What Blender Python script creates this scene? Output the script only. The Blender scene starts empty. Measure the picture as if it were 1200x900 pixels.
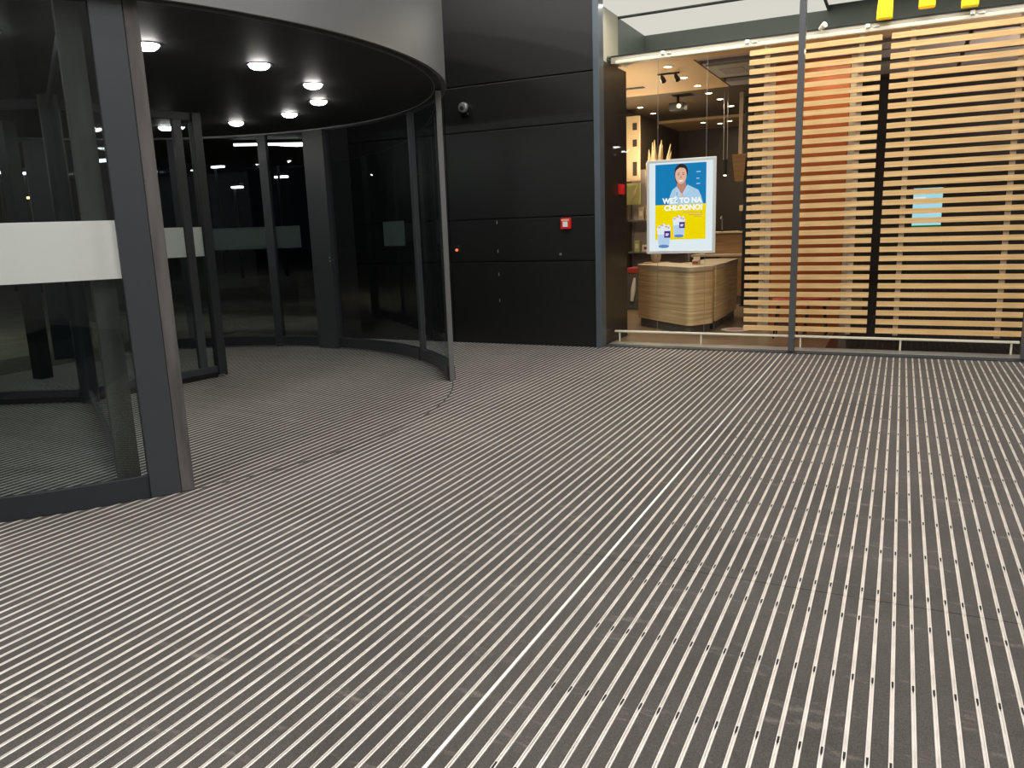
import bpy, bmesh, math, random
from mathutils import Vector, Matrix
random.seed(7)
S = bpy.context.scene
COL = S.collection
R = math.radians

# ------------------------------------------------------------------ camera, world, lights, exposure
cam_d = bpy.data.cameras.new('camera'); cam = bpy.data.objects.new('camera', cam_d); COL.objects.link(cam)
cam_d.sensor_fit = 'HORIZONTAL'; cam_d.sensor_width = 36.0
cam_d.lens = 919.41 / 1200 * 36.0
cam_d.clip_start = .05; cam_d.clip_end = 300
YAW, PIT, ROL = R(26.369), R(11.387), R(-2.002)
f = Vector((-math.sin(YAW) * math.cos(PIT), math.cos(YAW) * math.cos(PIT), -math.sin(PIT)))
r0 = Vector((math.cos(YAW), math.sin(YAW), 0)); u0 = r0.cross(f)
r = math.cos(ROL) * r0 + math.sin(ROL) * u0
u = -math.sin(ROL) * r0 + math.cos(ROL) * u0
cam.matrix_world = Matrix(((r.x, u.x, -f.x, 0), (r.y, u.y, -f.y, 0), (r.z, u.z, -f.z, 1.5), (0, 0, 0, 1)))
S.camera = cam

w = bpy.data.worlds.new('night_sky'); S.world = w; w.use_nodes = True
w.node_tree.nodes['Background'].inputs[0].default_value = (.010, .013, .020, 1)
w.node_tree.nodes['Background'].inputs[1].default_value = .12

S.view_settings.view_transform = 'Standard'; S.view_settings.look = 'None'
S.view_settings.exposure = 0.0; S.view_settings.gamma = 1.0; S.view_settings.use_curve_mapping = False
S.cycles.transparent_max_bounces = 32
S.cycles.max_bounces = 10

def area(name, loc, size, power, col=(1, 1, 1), rot=(0, 0, 0), sy=None):
    l = bpy.data.lights.new(name, 'AREA'); l.energy = power; l.color = col; l.size = size
    if sy: l.shape = 'RECTANGLE'; l.size_y = sy
    else: l.shape = 'DISK'
    o = bpy.data.objects.new(name, l); COL.objects.link(o); o.location = loc; o.rotation_euler = rot
    return o
# the lobby's ceiling lamps, above and behind the camera
for lx in (-6.8, -3.4, -.0, 3.4):
    for ly in (-2.4, .8, 4.0, 7.0):
        area('lobby_ceiling_light', (lx, ly, 7.36), .6, 118, (1.0, .965, .935))
# the restaurant's warm ceiling lighting
for lx, ly, p in ((-3.6, 11.4, 55), (-3.4, 14.2, 60), (-.9, 10.45, 16), (-3.0, 16.9, 45)):
    area('restaurant_ceiling_light', (lx, ly, 3.40), .5, p, (1.0, .80, .55))
# added warm up-lights, set out of view to brighten the restaurant ceiling
area('fill_uplight', (-4.0, 10.7, 1.9), .5, 48, (1.0, .80, .54), (math.pi, R(-18), 0))
area('fill_uplight', (-3.9, 13.4, 2.2), .4, 45, (1.0, .78, .52), (math.pi, R(-10), 0))
area('fill_uplight', (1.75, 11.3, 1.9), .5, 75, (1.0, .88, .78), (math.pi, R(12), 0))
# strip light in the window head, shining down on rail and slats
area('window_head_strip', (-1.05, 9.26, 3.96), 4.3, 40, (1.0, .90, .76), (R(6), 0, 0), .06)
# a street lamp's light on the pavement outside
area('street_light', (-13.4, 5.4, 2.7), .4, 110, (1.0, .88, .66))

# ------------------------------------------------------------------ materials
def nodes(name):
    m = bpy.data.materials.new(name); m.use_nodes = True
    nt = m.node_tree
    return m, nt, nt.nodes['Principled BSDF']
def P(name, col, rough=.5, metal=0., spec=.5, noise=None, coat=0., bump=None, emit=None, trans=0.):
    m, nt, b = nodes(name)
    b.inputs['Base Color'].default_value = (*col, 1)
    b.inputs['Roughness'].default_value = rough; b.inputs['Metallic'].default_value = metal
    b.inputs['Specular IOR Level'].default_value = spec
    b.inputs['Coat Weight'].default_value = coat
    if noise:
        sc, amt, stretch = noise
        tc = nt.nodes.new('ShaderNodeTexCoord'); mp = nt.nodes.new('ShaderNodeMapping')
        mp.inputs['Scale'].default_value = stretch
        n = nt.nodes.new('ShaderNodeTexNoise'); n.inputs['Scale'].default_value = sc; n.inputs['Detail'].default_value = 5
        cr = nt.nodes.new('ShaderNodeMapRange'); cr.inputs[1].default_value = .3; cr.inputs[2].default_value = .7
        cr.inputs[3].default_value = 1 - amt; cr.inputs[4].default_value = 1 + amt
        mx = nt.nodes.new('ShaderNodeMix'); mx.data_type = 'RGBA'; mx.blend_type = 'MULTIPLY'; mx.inputs[0].default_value = 1
        mx.inputs[6].default_value = (*col, 1)
        nt.links.new(tc.outputs['Object'], mp.inputs[0]); nt.links.new(mp.outputs[0], n.inputs['Vector'])
        nt.links.new(n.outputs['Fac'], cr.inputs[0]); nt.links.new(cr.outputs[0], mx.inputs[7])
        nt.links.new(mx.outputs[2], b.inputs['Base Color'])
        if bump:
            bp = nt.nodes.new('ShaderNodeBump'); bp.inputs['Strength'].default_value = bump; bp.inputs['Distance'].default_value = .004
            nt.links.new(n.outputs['Fac'], bp.inputs['Height']); nt.links.new(bp.outputs[0], b.inputs['Normal'])
    if emit:
        b.inputs['Emission Color'].default_value = (*emit[0], 1); b.inputs['Emission Strength'].default_value = emit[1]
    return m
def E(name, col, st):
    m = bpy.data.materials.new(name); m.use_nodes = True; nt = m.node_tree; nt.nodes.clear()
    e = nt.nodes.new('ShaderNodeEmission'); e.inputs[0].default_value = (*col, 1); e.inputs[1].default_value = st
    o = nt.nodes.new('ShaderNodeOutputMaterial'); nt.links.new(e.outputs[0], o.inputs[0])
    return m
def GLASS(name, tint=(.9, .93, .92), refl=1.0, ior=1.5, rough=.0):
    # architectural pane: lets light through, mirrors by Fresnel on its outward faces
    m = bpy.data.materials.new(name); m.use_nodes = True; nt = m.node_tree; nt.nodes.clear()
    t = nt.nodes.new('ShaderNodeBsdfTransparent'); t.inputs[0].default_value = (*tint, 1)
    g = nt.nodes.new('ShaderNodeBsdfGlossy'); g.inputs['Roughness'].default_value = rough; g.inputs[0].default_value = (refl, refl, refl, 1)
    fr = nt.nodes.new('ShaderNodeFresnel'); fr.inputs[0].default_value = ior
    ge = nt.nodes.new('ShaderNodeNewGeometry'); sub = nt.nodes.new('ShaderNodeMath'); sub.operation = 'SUBTRACT'; sub.inputs[0].default_value = 1
    mu = nt.nodes.new('ShaderNodeMath'); mu.operation = 'MULTIPLY'
    mx = nt.nodes.new('ShaderNodeMixShader'); o = nt.nodes.new('ShaderNodeOutputMaterial')
    nt.links.new(ge.outputs['Backfacing'], sub.inputs[1]); nt.links.new(sub.outputs[0], mu.inputs[0]); nt.links.new(fr.outputs[0], mu.inputs[1])
    nt.links.new(mu.outputs[0], mx.inputs[0]); nt.links.new(t.outputs[0], mx.inputs[1]); nt.links.new(g.outputs[0], mx.inputs[2])
    nt.links.new(mx.outputs[0], o.inputs[0])
    return m
def FILM(name):
    m = bpy.data.materials.new(name); m.use_nodes = True; nt = m.node_tree; nt.nodes.clear()
    d = nt.nodes.new('ShaderNodeBsdfDiffuse'); d.inputs[0].default_value = (.92, .95, .92, 1)
    t = nt.nodes.new('ShaderNodeBsdfTranslucent'); t.inputs[0].default_value = (.95, .96, .93, 1)
    mx = nt.nodes.new('ShaderNodeMixShader'); mx.inputs[0].default_value = .58
    o = nt.nodes.new('ShaderNodeOutputMaterial')
    nt.links.new(d.outputs[0], mx.inputs[1]); nt.links.new(t.outputs[0], mx.inputs[2]); nt.links.new(mx.outputs[0], o.inputs[0])
    return m
def WOOD(name, c1, c2, scale=(1, 1, 22), rough=.5):
    m, nt, b = nodes(name)
    tc = nt.nodes.new('ShaderNodeTexCoord'); mp = nt.nodes.new('ShaderNodeMapping'); mp.inputs['Scale'].default_value = scale
    n = nt.nodes.new('ShaderNodeTexNoise'); n.inputs['Scale'].default_value = 1.6; n.inputs['Detail'].default_value = 6
    cr = nt.nodes.new('ShaderNodeValToRGB')
    cr.color_ramp.elements[0].position = .35; cr.color_ramp.elements[0].color = (*c1, 1)
    cr.color_ramp.elements[1].position = .68; cr.color_ramp.elements[1].color = (*c2, 1)
    oi = nt.nodes.new('ShaderNodeObjectInfo'); ad = nt.nodes.new('ShaderNodeVectorMath'); ad.operation = 'ADD'
    nt.links.new(tc.outputs['Object'], mp.inputs[0]); nt.links.new(mp.outputs[0], ad.inputs[0]); nt.links.new(oi.outputs['Random'], ad.inputs[1])
    nt.links.new(ad.outputs[0], n.inputs['Vector']); nt.links.new(n.outputs['Fac'], cr.inputs[0]); nt.links.new(cr.outputs[0], b.inputs['Base Color'])
    b.inputs['Roughness'].default_value = rough
    return m

def CARPET():
    m, nt, b = nodes('grey_ribbed_carpet')
    ge = nt.nodes.new('ShaderNodeNewGeometry')
    n1 = nt.nodes.new('ShaderNodeTexNoise'); n1.inputs['Scale'].default_value = 1.3; n1.inputs['Detail'].default_value = 8; n1.inputs['Roughness'].default_value = .65
    n2 = nt.nodes.new('ShaderNodeTexNoise'); n2.inputs['Scale'].default_value = 260; n2.inputs['Detail'].default_value = 2
    mp = nt.nodes.new('ShaderNodeMapping'); mp.inputs['Scale'].default_value = (3, 11, 1); mp.inputs['Rotation'].default_value = (0, 0, .25)
    n3 = nt.nodes.new('ShaderNodeTexNoise'); n3.inputs['Scale'].default_value = 1.1; n3.inputs['Detail'].default_value = 9; n3.inputs['Roughness'].default_value = .7
    cr = nt.nodes.new('ShaderNodeValToRGB')
    cr.color_ramp.elements[0].position = .3; cr.color_ramp.elements[0].color = (.036, .0325, .030, 1)
    cr.color_ramp.elements[1].position = .75; cr.color_ramp.elements[1].color = (.072, .065, .059, 1)
    sc = nt.nodes.new('ShaderNodeValToRGB')          # scuff marks and dried dirt
    sc.color_ramp.elements[0].position = .57; sc.color_ramp.elements[0].color = (0, 0, 0, 1)
    sc.color_ramp.elements[1].position = .74; sc.color_ramp.elements[1].color = (.62, .62, .62, 1)
    mx = nt.nodes.new('ShaderNodeMix'); mx.data_type = 'RGBA'; mx.inputs[7].default_value = (.22, .20, .17, 1)
    mu = nt.nodes.new('ShaderNodeMix'); mu.data_type = 'RGBA'; mu.blend_type = 'MULTIPLY'; mu.inputs[0].default_value = 1
    mr = nt.nodes.new('ShaderNodeMapRange'); mr.inputs[1].default_value = .3; mr.inputs[2].default_value = .7; mr.inputs[3].default_value = .55; mr.inputs[4].default_value = 1.45
    nt.links.new(ge.outputs['Position'], n1.inputs['Vector']); nt.links.new(ge.outputs['Position'], n2.inputs['Vector'])
    nt.links.new(ge.outputs['Position'], mp.inputs[0]); nt.links.new(mp.outputs[0], n3.inputs['Vector'])
    nt.links.new(n1.outputs['Fac'], cr.inputs[0]); nt.links.new(n3.outputs['Fac'], sc.inputs[0])
    nt.links.new(cr.outputs[0], mx.inputs[6]); nt.links.new(sc.outputs[0], mx.inputs[0])
    nt.links.new(n2.outputs['Fac'], mr.inputs[0]); nt.links.new(mx.outputs[2], mu.inputs[6]); nt.links.new(mr.outputs[0], mu.inputs[7])
    nt.links.new(mu.outputs[2], b.inputs['Base Color'])
    b.inputs['Sheen Weight'].default_value = .10; b.inputs['Sheen Tint'].default_value = (1, .93, .84, 1); b.inputs['Sheen Roughness'].default_value = .6
    b.inputs['Roughness'].default_value = .92; b.inputs['Specular IOR Level'].default_value = .2
    return m

M = {}
M['carpet'] = CARPET()
M['alu_bar'] = P('brushed_aluminium_bar', (.74, .70, .655), .42, .55, noise=(2.2, .12, (1, 4, 1)))
M['alu_plain'] = P('bright_aluminium_joint_bar', (.88, .86, .82), .35, .45)
M['slot'] = P('dark_screw_slot', (.004, .004, .004), .8)
M['joint'] = P('dark_mat_joint', (.03, .029, .027), .9)
M['slab'] = P('dark_mat_tray', (.02, .02, .02), .9)
M['black_panel'] = P('black_coated_panel', (.0042, .0044, .0041), .40, 0, .6, noise=(1.5, .08, (1, 1, 1)))
M['black_gap'] = P('black_joint', (.003, .003, .003), .7)
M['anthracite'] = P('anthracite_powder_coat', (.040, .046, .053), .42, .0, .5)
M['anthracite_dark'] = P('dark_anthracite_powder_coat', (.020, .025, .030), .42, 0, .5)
M['fascia'] = P('satin_grey_metal', (.215, .222, .228), .38, .5, .5, noise=(1.2, .06, (1, 1, 1)))
M['fascia_lip'] = P('pale_metal_lip', (.24, .24, .235), .35, .6)
M['soffit'] = P('black_soffit', (.026, .0268, .027), .6, 0, .3, noise=(1.5, .2, (1, 9, 1)))
M['brush'] = P('grey_brown_sealing_brush', (.105, .098, .094), .85, 0, .2, noise=(14, .3, (1, 1, .15)), bump=.5)
M['brush_dark'] = P('dark_sealing_brush', (.085, .080, .070), .85, 0, .2, noise=(10, .3, (1, 1, .15)), bump=.4)
M['steel'] = P('grey_steel_trim', (.125, .150, .170), .38, .55)
M['mullion'] = P('grey_steel_mullion', (.105, .110, .118), .38, .5)
M['sill'] = P('grey_metal_sill', (.38, .37, .34), .4, .6)
M['glass'] = GLASS('clear_door_glass', (.80, .85, .85), .9, 1.5)
M['glass_front'] = GLASS('clear_shop_glass', (.965, .975, .97), .55, 1.38)
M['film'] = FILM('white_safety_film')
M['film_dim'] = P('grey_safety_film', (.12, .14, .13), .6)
M['lamp'] = E('white_led', (1.0, .97, .92), 55)
M['lamp_warm'] = E('warm_led', (1.0, .83, .58), 14)
M['cream_rail'] = P('cream_painted_rail', (.78, .72, .58), .4)
M['cream_plate'] = P('grey_beige_fascia_plate', (.36, .34, .29), .5)
M['beige_wall'] = P('beige_reveal', (.50, .47, .38), .6)
M['grey_green'] = P('grey_green_bulkhead', (.165, .195, .172), .45)
M['grey_green_front'] = P('dull_grey_green_upstand', (.115, .135, .12), .45)
M['wood'] = WOOD('pine_slat_wood', (.76, .455, .19), (.90, .60, .285), (1.2, 20, 30), .5)
M['batten'] = P('pale_grey_batten', (.42, .37, .30), .6)
M['oak'] = WOOD('oak_strip_veneer', (.58, .41, .19), (.85, .66, .38), (.8, .8, 26), .45)
M['oak_dark'] = WOOD('brown_oak_veneer', (.24, .13, .05), (.34, .20, .085), (1.3, 1.3, 28), .5)
M['top'] = P('beige_worktop', (.52, .43, .30), .35)
M['plinth'] = P('dark_grey_plinth', (.10, .093, .08), .5)
M['yellow'] = P('yellow_sign_acrylic', (.90, .60, .006), .35, emit=((1.0, .70, .01), .28))
M['white_light'] = E('luminous_white_ceiling', (1.0, .955, .86), .76)
M['red'] = P('red_plastic', (.55, .012, .012), .35)
M['red_lit'] = P('red_alarm_plastic', (.72, .02, .018), .3)
M['white'] = P('white_plastic', (.8, .78, .74), .4)
M['metal'] = P('satin_metal', (.55, .55, .54), .3, .9)
M['orange'] = P('orange_wall_finish', (.34, .075, .003), .5)
M['tan_ceiling'] = P('tan_ceiling', (.55, .37, .19), .6)
M['brown_ceiling'] = P('brown_ceiling', (.060, .040, .022), .5)
M['grey_ceiling'] = P('grey_ceiling_tile', (.30, .26, .25), .7)
M['dark_ceiling'] = P('dark_ceiling_baffle', (.015, .010, .008), .7)
M['brown_wall'] = P('brown_wall_panel', (.055, .037, .020), .5)
M['dark_wall'] = P('dark_wall_panel', (.018, .010, .007), .5)
M['bronze'] = P('dark_bronze_panel', (.016, .0125, .0085), .36, 0)
M['tile'] = P('brown_floor_tile', (.21, .15, .095), .28, noise=(3, .15, (1, 1, 1)))
M['art'] = P('cream_print', (.50, .38, .23), .5)
M['ink'] = P('dark_print_ink', (.03, .02, .015), .6)
M['green'] = P('yellow_green_print', (.45, .47, .17), .5)
M['straw'] = P('dried_straw', (.62, .47, .27), .8)
M['black'] = P('black_plastic', (.01, .01, .01), .35)
M['asphalt'] = P('grey_paving', (.16, .15, .12), .85, noise=(2, .25, (1, 1, 1)))
M['pale'] = P('pale_carton', (.62, .50, .34), .6)
M['card_red'] = P('red_carton', (.36, .045, .03), .5)
M['lobby_wall'] = P('lobby_wall', (.24, .235, .225), .6)
M['lobby_ceiling'] = P('lobby_ceiling', (.30, .30, .29), .6)
M['silver'] = P('silver_poster_frame', (.72, .72, .70), .3, .3, emit=((1, .98, .94), .10))
M['poster_white'] = E('backlit_white', (.86, .95, 1.0), .92)
M['poster_blue'] = E('backlit_blue', (.010, .215, .49), 1)
M['poster_yellow'] = E('backlit_yellow', (.93, .72, .0), 1)
M['poster_hair'] = E('backlit_dark_brown', (.035, .020, .018), 1)
M['poster_skin'] = E('backlit_skin', (.80, .48, .36), 1)
M['poster_shade'] = E('backlit_skin_shade', (.52, .25, .17), 1)
M['poster_shirt'] = E('backlit_pale_blue', (.42, .65, .84), 1)
M['poster_text'] = E('backlit_lettering', (1, 1, .97), 1)
M['poster_purple'] = E('backlit_purple', (.085, .025, .28), 1)
M['poster_cup'] = E('backlit_cup_blue', (.50, .66, .88), 1)
M['poster_cup2'] = E('backlit_cup_deep_blue', (.12, .26, .55), 1)
M['poster_pink'] = E('backlit_pink', (.80, .32, .38), 1)
M['screen'] = E('menu_screen', (.45, .88, 1.0), .85)
M['screen_white'] = E('menu_screen_white', (.85, .96, 1.0), .9)
M['screen_green'] = E('menu_screen_green', (.01, .16, .03), .8)

# ------------------------------------------------------------------ mesh helpers
class MB:
    def __init__(s): s.v = []; s.f = []; s.m = []
    def add(s, vs, fs, mi=0):
        o = len(s.v); s.v += [tuple(p) for p in vs]; s.f += [tuple(i + o for i in q) for q in fs]; s.m += [mi] * len(fs); return s
    def box(s, x0, x1, y0, y1, z0, z1, mi=0):
        vs = [(x0, y0, z0), (x1, y0, z0), (x1, y1, z0), (x0, y1, z0), (x0, y0, z1), (x1, y0, z1), (x1, y1, z1), (x0, y1, z1)]
        return s.add(vs, [(0, 3, 2, 1), (4, 5, 6, 7), (0, 1, 5, 4), (1, 2, 6, 5), (2, 3, 7, 6), (3, 0, 4, 7)], mi)
    def prism(s, pts, z0, z1, mi=0):
        n = len(pts)
        vs = [(x, y, z0) for x, y in pts] + [(x, y, z1) for x, y in pts]
        return s.add(vs, [tuple(range(n))[::-1], tuple(range(n, 2 * n))] + [(i, (i + 1) % n, n + (i + 1) % n, n + i) for i in range(n)], mi)
    def arc(s, cx, cy, ra, rb, z0, z1, a0, a1, n=24, mi=0):
        # solid curved wall between two radii
        full = abs(a1 - a0) >= 359.9
        vs = []
        for i in range(n + (0 if full else 1)):
            a = R(a0 + (a1 - a0) * i / n); c, q = math.cos(a), math.sin(a)
            vs += [(cx + ra * c, cy + ra * q, z0), (cx + rb * c, cy + rb * q, z0), (cx + rb * c, cy + rb * q, z1), (cx + ra * c, cy + ra * q, z1)]
        fs = []; N = len(vs) // 4
        for i in range(N if full else N - 1):
            a = 4 * i; b = 4 * ((i + 1) % N)
            for k in range(4): fs.append((a + k, a + (k + 1) % 4, b + (k + 1) % 4, b + k))
        if not full: fs += [(0, 3, 2, 1), (4 * N - 4, 4 * N - 3, 4 * N - 2, 4 * N - 1)]
        return s.add(vs, fs, mi)
    def cyl(s, c, rad, h, axis='z', n=20, mi=0, rad2=None):
        rad2 = rad if rad2 is None else rad2
        vs = []
        for rr, t in ((rad, 0), (rad2, h)):
            for i in range(n):
                a = 2 * math.pi * i / n; p, q = rr * math.cos(a), rr * math.sin(a)
                vs.append({'z': (c[0] + p, c[1] + q, c[2] + t), 'y': (c[0] + p, c[1] + t, c[2] + q), 'x': (c[0] + t, c[1] + p, c[2] + q)}[axis])
        return s.add(vs, [tuple(range(n))[::-1], tuple(range(n, 2 * n))] + [(i, (i + 1) % n, n + (i + 1) % n, n + i) for i in range(n)], mi)
    def lathe(s, c, prof, axis='z', n=24, mi=0):
        vs = []
        for rr, t in prof:
            for i in range(n):
                a = 2 * math.pi * i / n; p, q = rr * math.cos(a), rr * math.sin(a)
                vs.append({'z': (c[0] + p, c[1] + q, c[2] + t), 'y': (c[0] + p, c[1] + t, c[2] + q)}[axis])
        k = len(prof)
        fs = [(j * n + i, j * n + (i + 1) % n, (j + 1) * n + (i + 1) % n, (j + 1) * n + i) for j in range(k - 1) for i in range(n)]
        fs += [tuple(range(n))[::-1], tuple(range((k - 1) * n, k * n))]
        return s.add(vs, fs, mi)
    def tube(s, pts, rad, n=8, mi=0):
        vs = []; pts = [Vector(p) for p in pts]; k = len(pts)
        for j, p in enumerate(pts):
            d = (pts[min(j + 1, k - 1)] - pts[max(j - 1, 0)]).normalized()
            a = d.orthogonal().normalized(); b = d.cross(a); rr = rad[j] if isinstance(rad, (list, tuple)) else rad
            vs += [p + rr * (math.cos(2 * math.pi * i / n) * a + math.sin(2 * math.pi * i / n) * b) for i in range(n)]
        fs = [(j * n + i, j * n + (i + 1) % n, (j + 1) * n + (i + 1) % n, (j + 1) * n + i) for j in range(k - 1) for i in range(n)]
        fs += [tuple(range(n))[::-1], tuple(range((k - 1) * n, k * n))]
        return s.add(vs, fs, mi)
    def poly(s, pts, y, mi=0, t=.0006):
        # flat print: thin plate in an X-Z plane, facing -Y
        n = len(pts)
        vs = [(x, y, z) for x, z in pts] + [(x, y - t, z) for x, z in pts]
        return s.add(vs, [tuple(range(n)), tuple(range(n, 2 * n))[::-1]] + [(i, n + i, n + (i + 1) % n, (i + 1) % n) for i in range(n)], mi)
    def mesh(s, name, mats, smooth=False):
        me = bpy.data.meshes.new(name); me.from_pydata([tuple(p) for p in s.v], [], s.f)
        for m in (mats if isinstance(mats, (list, tuple)) else [mats]): me.materials.append(m)
        me.polygons.foreach_set('material_index', s.m)
        bm = bmesh.new(); bm.from_mesh(me); bmesh.ops.recalc_face_normals(bm, faces=bm.faces); bm.to_mesh(me); bm.free()
        if smooth:
            me.polygons.foreach_set('use_smooth', [True] * len(me.polygons))
            try: me.set_sharp_from_angle(angle=R(35))
            except Exception: pass
        return me
    def build(s, name, mats, parent=None, bevel=0, smooth=False):
        o = bpy.data.objects.new(name, s.mesh(name, mats, smooth)); COL.objects.link(o)
        if bevel:
            b = o.modifiers.new('bevel', 'BEVEL'); b.width = bevel; b.segments = 2; b.limit_method = 'ANGLE'
        if parent: attach(o, parent)
        return o
def attach(o, parent):
    # parent while keeping the world position (all meshes are built in world coordinates unless moved)
    o.parent = parent; o.matrix_parent_inverse = Matrix.Translation(-WP(parent))
def WP(o):
    v = Vector(o.location)
    return v if not o.parent else v + WP(o.parent) + o.matrix_parent_inverse.to_translation()
def link(o):
    COL.objects.link(o); return o
def tag(o, label=None, cat=None, group=None, kind=None):
    if label: o['label'] = label
    if cat: o['category'] = cat
    if group: o['group'] = group
    if kind: o['kind'] = kind
    return o
def thing(name, loc, label, cat, group=None):
    o = bpy.data.objects.new(name, None); o.empty_display_size = .1; link(o); o.location = loc
    return tag(o, label, cat, group)
def struct(name, mb, mats, label=None, bevel=0):
    o = mb.build(name, mats, None, bevel); return tag(o, label, kind='structure')
def text_mesh(body, size, mat, name, loc, rot=(math.pi / 2, 0, 0), extrude=.0008, align='CENTER', bold=.0, width=None):
    c = bpy.data.curves.new(name, 'FONT'); c.body = body; c.size = size; c.extrude = extrude; c.align_x = align; c.offset = bold
    t = bpy.data.objects.new(name, c); link(t); bpy.context.view_layer.update()
    me = bpy.data.meshes.new_from_object(t.evaluated_get(bpy.context.evaluated_depsgraph_get()))
    bpy.data.objects.remove(t); me.materials.clear(); me.materials.append(mat)
    if width:
        xs = [v.co.x for v in me.vertices]; k = width / (max(xs) - min(xs))
        for v in me.vertices: v.co.x *= k
    rm = Matrix.Translation(loc) @ Matrix.Rotation(rot[2], 4, 'Z') @ Matrix.Rotation(rot[0], 4, 'X')
    me.transform(rm)
    o = bpy.data.objects.new(name, me); link(o); return o

# ------------------------------------------------------------------ lobby floor: ribbed entrance matting
PITCH, PH = .0595, .1155
floor = struct('floor', MB().box(-10.6, 3.2, -1.0, 9.16, -.06, -.018), M['slab'], 'ribbed entrance matting floor with aluminium bars')
def bar_mesh(name, y0, y1, holes, plain=False):
    W = .0069
    if plain: prof = [(-W, -.017), (-W, -.0008), (-W + .0012, .0004), (W - .0012, .0004), (W, -.0008), (W, -.017)]
    else: prof = [(-W, -.017), (-W, -.001), (-W + .0014, 0), (-.0025, 0), (-.0021, -.0060), (.0021, -.0060), (.0025, 0), (W - .0014, 0), (W, -.001), (W, -.017)]
    mb = MB(); n = len(prof)
    mb.add([(x, y0, z) for x, z in prof] + [(x, y1, z) for x, z in prof],
           [(i, i + 1, n + i + 1, n + i) for i in range(n - 1)] + [tuple(range(n)), tuple(range(n, 2 * n))])
    for h in holes: mb.box(-.0034, .0034, h - .015, h + .015, -.003, .0003, 1)
    return mb.mesh(name, [M['alu_plain' if plain else 'alu_bar'], M['slot']])
def strip_mesh(name, y0, y1):
    q = .0220
    mb = MB(); prof = [(-q, -.017), (-q, -.003), (-q + .002, -.0012), (q - .002, -.0012), (q, -.003), (q, -.017)]; n = 6
    mb.add([(x, y0, z) for x, z in prof] + [(x, y1, z) for x, z in prof],
           [(i, i + 1, n + i + 1, n + i) for i in range(n - 1)] + [tuple(range(n)), tuple(range(n, 2 * n))])
    return mb.mesh(name, [M['carpet']])
YJ = 3.19
hf = [YJ - .17 - .43 * i for i in range(5)]; hb = [YJ + .085 + .43 * i for i in range(14)]
me_f, me_b = bar_mesh('aluminium_bar', .75, YJ - .002, hf), bar_mesh('aluminium_bar', YJ + .002, 9.14, hb)
me_fn, me_bn = bar_mesh('aluminium_bar', .75, YJ - .002, []), bar_mesh('aluminium_bar', YJ + .002, 9.14, [])
me_fp, me_bp = bar_mesh('aluminium_bar', .75, YJ - .002, [], True), bar_mesh('aluminium_bar', YJ + .002, 9.14, [], True)
st_f, st_b = strip_mesh('carpet_strip', .75, YJ - .002), strip_mesh('carpet_strip', YJ + .002, 9.14)
def bars(xlo, xhi, mb_, mn_, mp_, ms_):
    k0, k1 = math.ceil((xlo - PH) / PITCH), math.floor((xhi - PH) / PITCH)
    for k in range(k0, k1 + 1):
        x = PH + PITCH * k
        o = bpy.data.objects.new('aluminium_bar', mp_ if k == -21 else mn_ if k < -18 else mb_); link(o); o.location.x = x; o.parent = floor
        if k == -21: o['label'] = 'plain bright joint bar without a groove'
        c = bpy.data.objects.new('carpet_strip', ms_); link(c); c.location.x = x + PITCH / 2; c.parent = floor
bars(-9.3, 1.3, me_b, me_bn, me_bp, st_b)
bars(-6.15, .85, me_f, me_fn, me_fp, st_f)
CX, CY = -6.83, 4.77
# the round joint between the door's own mat and the lobby's, and the far outer matting as plain bars
MB().arc(CX, CY, 3.426, 3.436, -.003, .0006, -30, 36, 90).build('circular_joint', M['joint'], floor)
MB().box(-10.55, -9.3, .75, 9.14, -.017, -.0012).build('carpet_strip', M['carpet'], floor)

# ------------------------------------------------------------------ lobby shell
BW = struct('wall_back', MB().box(-7.1, -3.285, 9.05, 9.16, 0, 7.5), M['black_gap'], 'black panelled wall beside the revolving door')
zj = [0.0, 1.055, 1.592, 2.668, 3.222, 7.5]
for (xa, xb) in ((-3.287, -5.30), (-5.312, -7.08)):
    for i in range(5):
        MB().box(xb, xa, 9.03, 9.055, zj[i] + (.008 if i else .0), zj[i + 1] - .008).build('wall_panel', M['black_panel'], BW, .003)
for (za, zb) in ((1.075, 1.575), (.545, 1.035)):
    MB().box(-4.60, -3.42, 9.0265, 9.031, za, zb).build('access_hatch', M['black_panel'], BW, .001)
for z in (1.55, 1.19, .90, .565):
    MB().cyl((-4.606, 9.022, z - .02), .006, .04, 'z', 8).build('hatch_hinge', M['metal'], BW)
struct('trim_1', MB().box(-3.284, -3.212, 8.99, 9.16, 0, 7.5), M['steel'], 'grey steel edge post between black wall and shop window', .004)
struct('wall_left', MB().box(-6.98, -6.84, 8.31, 9.03, 0, 7.5), M['black_gap'], 'dark wall end behind the revolving door')
struct('ceiling', MB().box(-10.6, 5, -5, 9.15, 7.42, 7.5), M['lobby_ceiling'], 'grey lobby ceiling')

struct('wall_right', MB().box(5.0, 5.1, -5, 9.15, 0, 7.42), M['lobby_wall'], 'grey lobby wall to the right of the camera')
struct('wall_front', MB().box(-10.6, 5.1, -5.1, -5, 0, 7.42), M['lobby_wall'], 'grey lobby wall behind the camera')
struct('wall_upper', MB().box(-3.212, 4.5, 9.06, 9.16, 4.66, 7.42), M['black_panel'], 'black wall over the shop window')
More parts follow.
